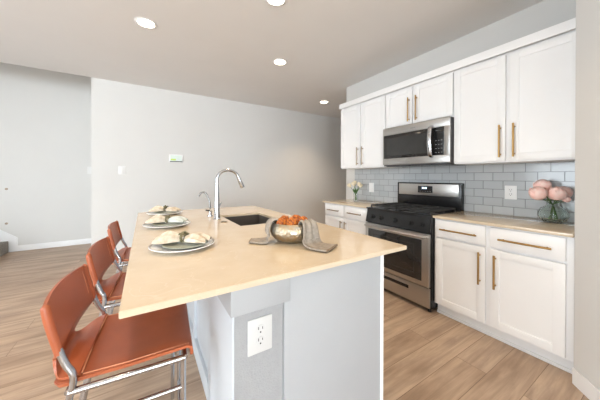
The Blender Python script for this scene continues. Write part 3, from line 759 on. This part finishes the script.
WX, WY = 2.66, 2.70
va = thing('vase', (WX, WY, Z), 'slim clear glass vase of cream tulips at the far counter end', 'vase')
pr = [(0, 0), (.028, 0), (.030, .003), (.034, .125), (.0315, .125), (.027, .006), (0, .005)]
t = bmesh.new(); lathe(t, pr, (0, 0, 0), 32); obj('glass', t, M_CLEAR, va, world=False)
def wp(dr, df, z): return Vector((WX, WY, Z))+RD*dr+FD*df+UP*z
def tulip(r, seed):
    random.seed(seed); t = bmesh.new()
    for i in range(6):
        a = 2*PI*i/6; off = .9 if i % 2 else 1.0; g = []
        for p in range(7):
            s = p/6; rad = r*off*(math.sin(PI*(.08+.62*s))); zz = r*2.3*s; row = []
            for q in range(5):
                u = q/4*2-1; aa = a+u*.62*math.sin(PI*(.15+.75*s)); row.append(Vector((math.cos(aa)*rad, math.sin(aa)*rad, zz-.1*r*u*u)))
            g.append(row)
        sheet(t, g, .0014)
    return t
for i, (a, b2, c, nm) in enumerate([(-.075, 0, .205, 'leftmost, drooping outward'), (-.028, -.015, .225, 'front middle'), (-.005, .025, .24, 'tallest, behind'), (.035, -.01, .22, 'right'), (.06, .02, .20, 'rightmost, against the tiles')]):
    c0 = wp(a, b2, c)
    o = thing('tulip', c0, 'cream tulip in the slim glass vase, ' + nm, 'flower', 'cream tulips in the glass vase')
    bl = obj('bloom', tf(tulip(.027, i), (RD*a*3+UP*.3).to_track_quat('Z', 'Y').to_matrix().to_4x4()), M_TULIP, o, world=False)
    t = bmesh.new(); tube(t, [c0+UP*.003, wp(a*.45, b2*.5, .14), wp(0, 0, .08), wp(-a*.2, -b2*.3, .012)], .0032, 8, smooth=4); obj('stem', t, M_GREEN, o)
    t = bmesh.new(); base = wp(a*.15, b2*.2, .12); tip = wp(a*.7+.01, b2-.02, .19); mid = (base+tip)/2-RD*.004
    sdv = (tip-base).cross(FD).normalized()
    sheet(t, [[base-sdv*.004, base, base+sdv*.004], [mid-sdv*.011, mid+FD*.003, mid+sdv*.011], [tip-sdv*.001, tip, tip+sdv*.001]], .0012); obj('leaf', t, M_GREEN, o)

# ------------------------------------------------------------------ outlets, switches, panels
def receptacle(bm_slots, yc, zc, face, horizontal_axis):
    for dz in (.020, -.020):
        for dh, w_, h_ in ((-.0075, .0025, .010), (.0075, .0025, .008)):
            box(bm_slots, *face(dh-w_/2, dh+w_/2, dz+.002, dz+.002+h_))
        box(bm_slots, *face(-.0025, .0025, dz-.010, dz-.005))
# island outlet (faces the viewer, -y)
cx_, cz_ = .347, .705
ou = thing('outlet', (cx_, .826, cz_), 'large white duplex outlet on the grey end of the island', 'outlet')
obj('cover_plate', B(cx_-.046, cx_+.046, .8195, .8255, cz_-.062, cz_+.062, bev=.003), M_OUTLET, ou)
rc = bmesh.new()
for dz in (.0205, -.0205): tube(rc, [(cx_, .8195, cz_+dz), (cx_, .8175, cz_+dz)], .0165, 24)
obj('socket', rc, M_OUTLET, ou)
sl = bmesh.new(); receptacle(sl, 0, 0, lambda a, b2, c, d: (cx_+a, cx_+b2, .8168, .818, cz_+c, cz_+d), 0); obj('slots', sl, M_SLOT, ou)
cy_, cz_ = .922, 1.128
ou = thing('outlet', (XW-.01, cy_, cz_), 'white outlet plate on the grey tile left of the pink flowers', 'outlet')
obj('cover_plate', B(XW-.0155, XW-.0095, cy_-.046, cy_+.046, cz_-.064, cz_+.064, bev=.003), M_PLASTIC, ou)
rc = bmesh.new(); box(rc, XW-.0175, XW-.0155, cy_-.017, cy_+.017, cz_-.035, cz_+.035, bev=.0008); obj('socket', rc, M_PLASTIC, ou)
sl = bmesh.new(); receptacle(sl, 0, 0, lambda a, b2, c, d: (XW-.0182, XW-.017, cy_+a, cy_+b2, cz_+c, cz_+d), 0); obj('slots', sl, M_SLOT, ou)
cy_, cz_ = 2.59, 1.115
ou = thing('light_switch', (XW-.01, cy_, cz_), 'white switch plate on the tile between tulips and range', 'switch')
obj('cover_plate', B(XW-.0155, XW-.0095, cy_-.046, cy_+.046, cz_-.07, cz_+.07, bev=.003), M_PLASTIC, ou)
obj('rocker', B(XW-.0185, XW-.0155, cy_-.017, cy_+.017, cz_-.034, cz_+.034, bev=.001), M_PLASTIC, ou)
def back_switch(x, y, z, label, w_=.055, h_=.07):
    ou = thing('light_switch', (x, y, z), label, 'switch')
    obj('cover_plate', B(x-w_, x+w_, y-.007, y-.0005, z-h_, z+h_, bev=.003), M_PLATE, ou)
    n = 2 if w_ > .05 else 1
    for i in range(n):
        xc = x+(i-(n-1)/2)*.045; obj('rocker', B(xc-.016, xc+.016, y-.010, y-.007, z-.034, z+.034, bev=.001), M_PLATE, ou)
back_switch(-.312, YB, 1.372, 'white double switch plate on the back wall left of the wall panel', .048, .066)
back_switch(-.875, YR, 1.385, 'white switch plate on the stair wall beside the wall corner', .05, .07)
tp_ = thing('wall_panel', (.46, YB, 1.59), 'small white touch screen control panel on the back wall', 'control panel')
obj('housing', B(.355, .575, YB-.024, YB-.001, 1.525, 1.66, bev=.005), M_PLASTIC, tp_)
sn = obj('screen', B(.375, .555, YB-.026, YB-.0235, 1.548, 1.645), M_SCREEN, tp_)
obj('screen_banner', B(.38, .46, YB-.0275, YB-.0258, 1.555, 1.582), M_SCRGREEN, sn)
obj('bottom_strip', B(.365, .565, YB-.027, YB-.0235, 1.528, 1.543), M_GREYSIDE, tp_)
for z, lab in ((1.057, 'small round metal bracket high on the stair wall'), (.481, 'small round metal bracket low on the stair wall')):
    t = bmesh.new(); tube(t, [(-1.96, YR-.0005, z), (-1.96, YR-.008, z), (-1.96, YR-.009, z), (-1.96, YR-.04, z)], [.018, .018, .010, .009], 16)
    tag(obj('wall_bracket', t, M_BRONZE), lab, 'bracket')

# ------------------------------------------------------------------ recessed lamps, with the added stairwell fill
names = ['round recessed ceiling light, large one at upper left', 'round recessed ceiling light in the middle of the ceiling', 'smallest recessed ceiling light, farthest away in the hallway', 'recessed ceiling light cut by the top edge of the picture']
H_ROOM = H
for i, (x, y) in enumerate(LAMPS+STAIR_FILL):
    H = H_ROOM if i < len(LAMPS) else 5.2
    r_ = thing('recessed_light', (x, y, H), names[i] if i < 4 else 'unseen recessed ceiling light outside the picture', 'ceiling light', 'recessed ceiling lights')
    t = bmesh.new(); lathe(t, [(.072, -.0015), (.076, -.006), (.096, -.004), (.100, -.0008), (.072, -.0008), (.072, -.0015)], (x, y, H), 36, cap=False); obj('trim_ring', t, M_TRIM, r_)
    t = bmesh.new(); lathe(t, [(0, -.003), (.071, -.003), (.071, -.001), (0, -.001)], (x, y, H), 32); obj('lens', t, M_LENS, r_)
    l = bpy.data.lights.new('lamp_light', 'AREA'); l.shape = 'DISK'; l.size = .11; l.energy = (LAMP_W*2.2 if i == 2 else LAMP_W) if i < len(LAMPS) else 1; l.color = WARM; l.spread = math.radians(105)
    lo_ = bpy.data.objects.new('lamp_light', l); col.objects.link(lo_); lo_.parent = r_; lo_.location = (0, 0, -.012)
bpy.context.view_layer.update()
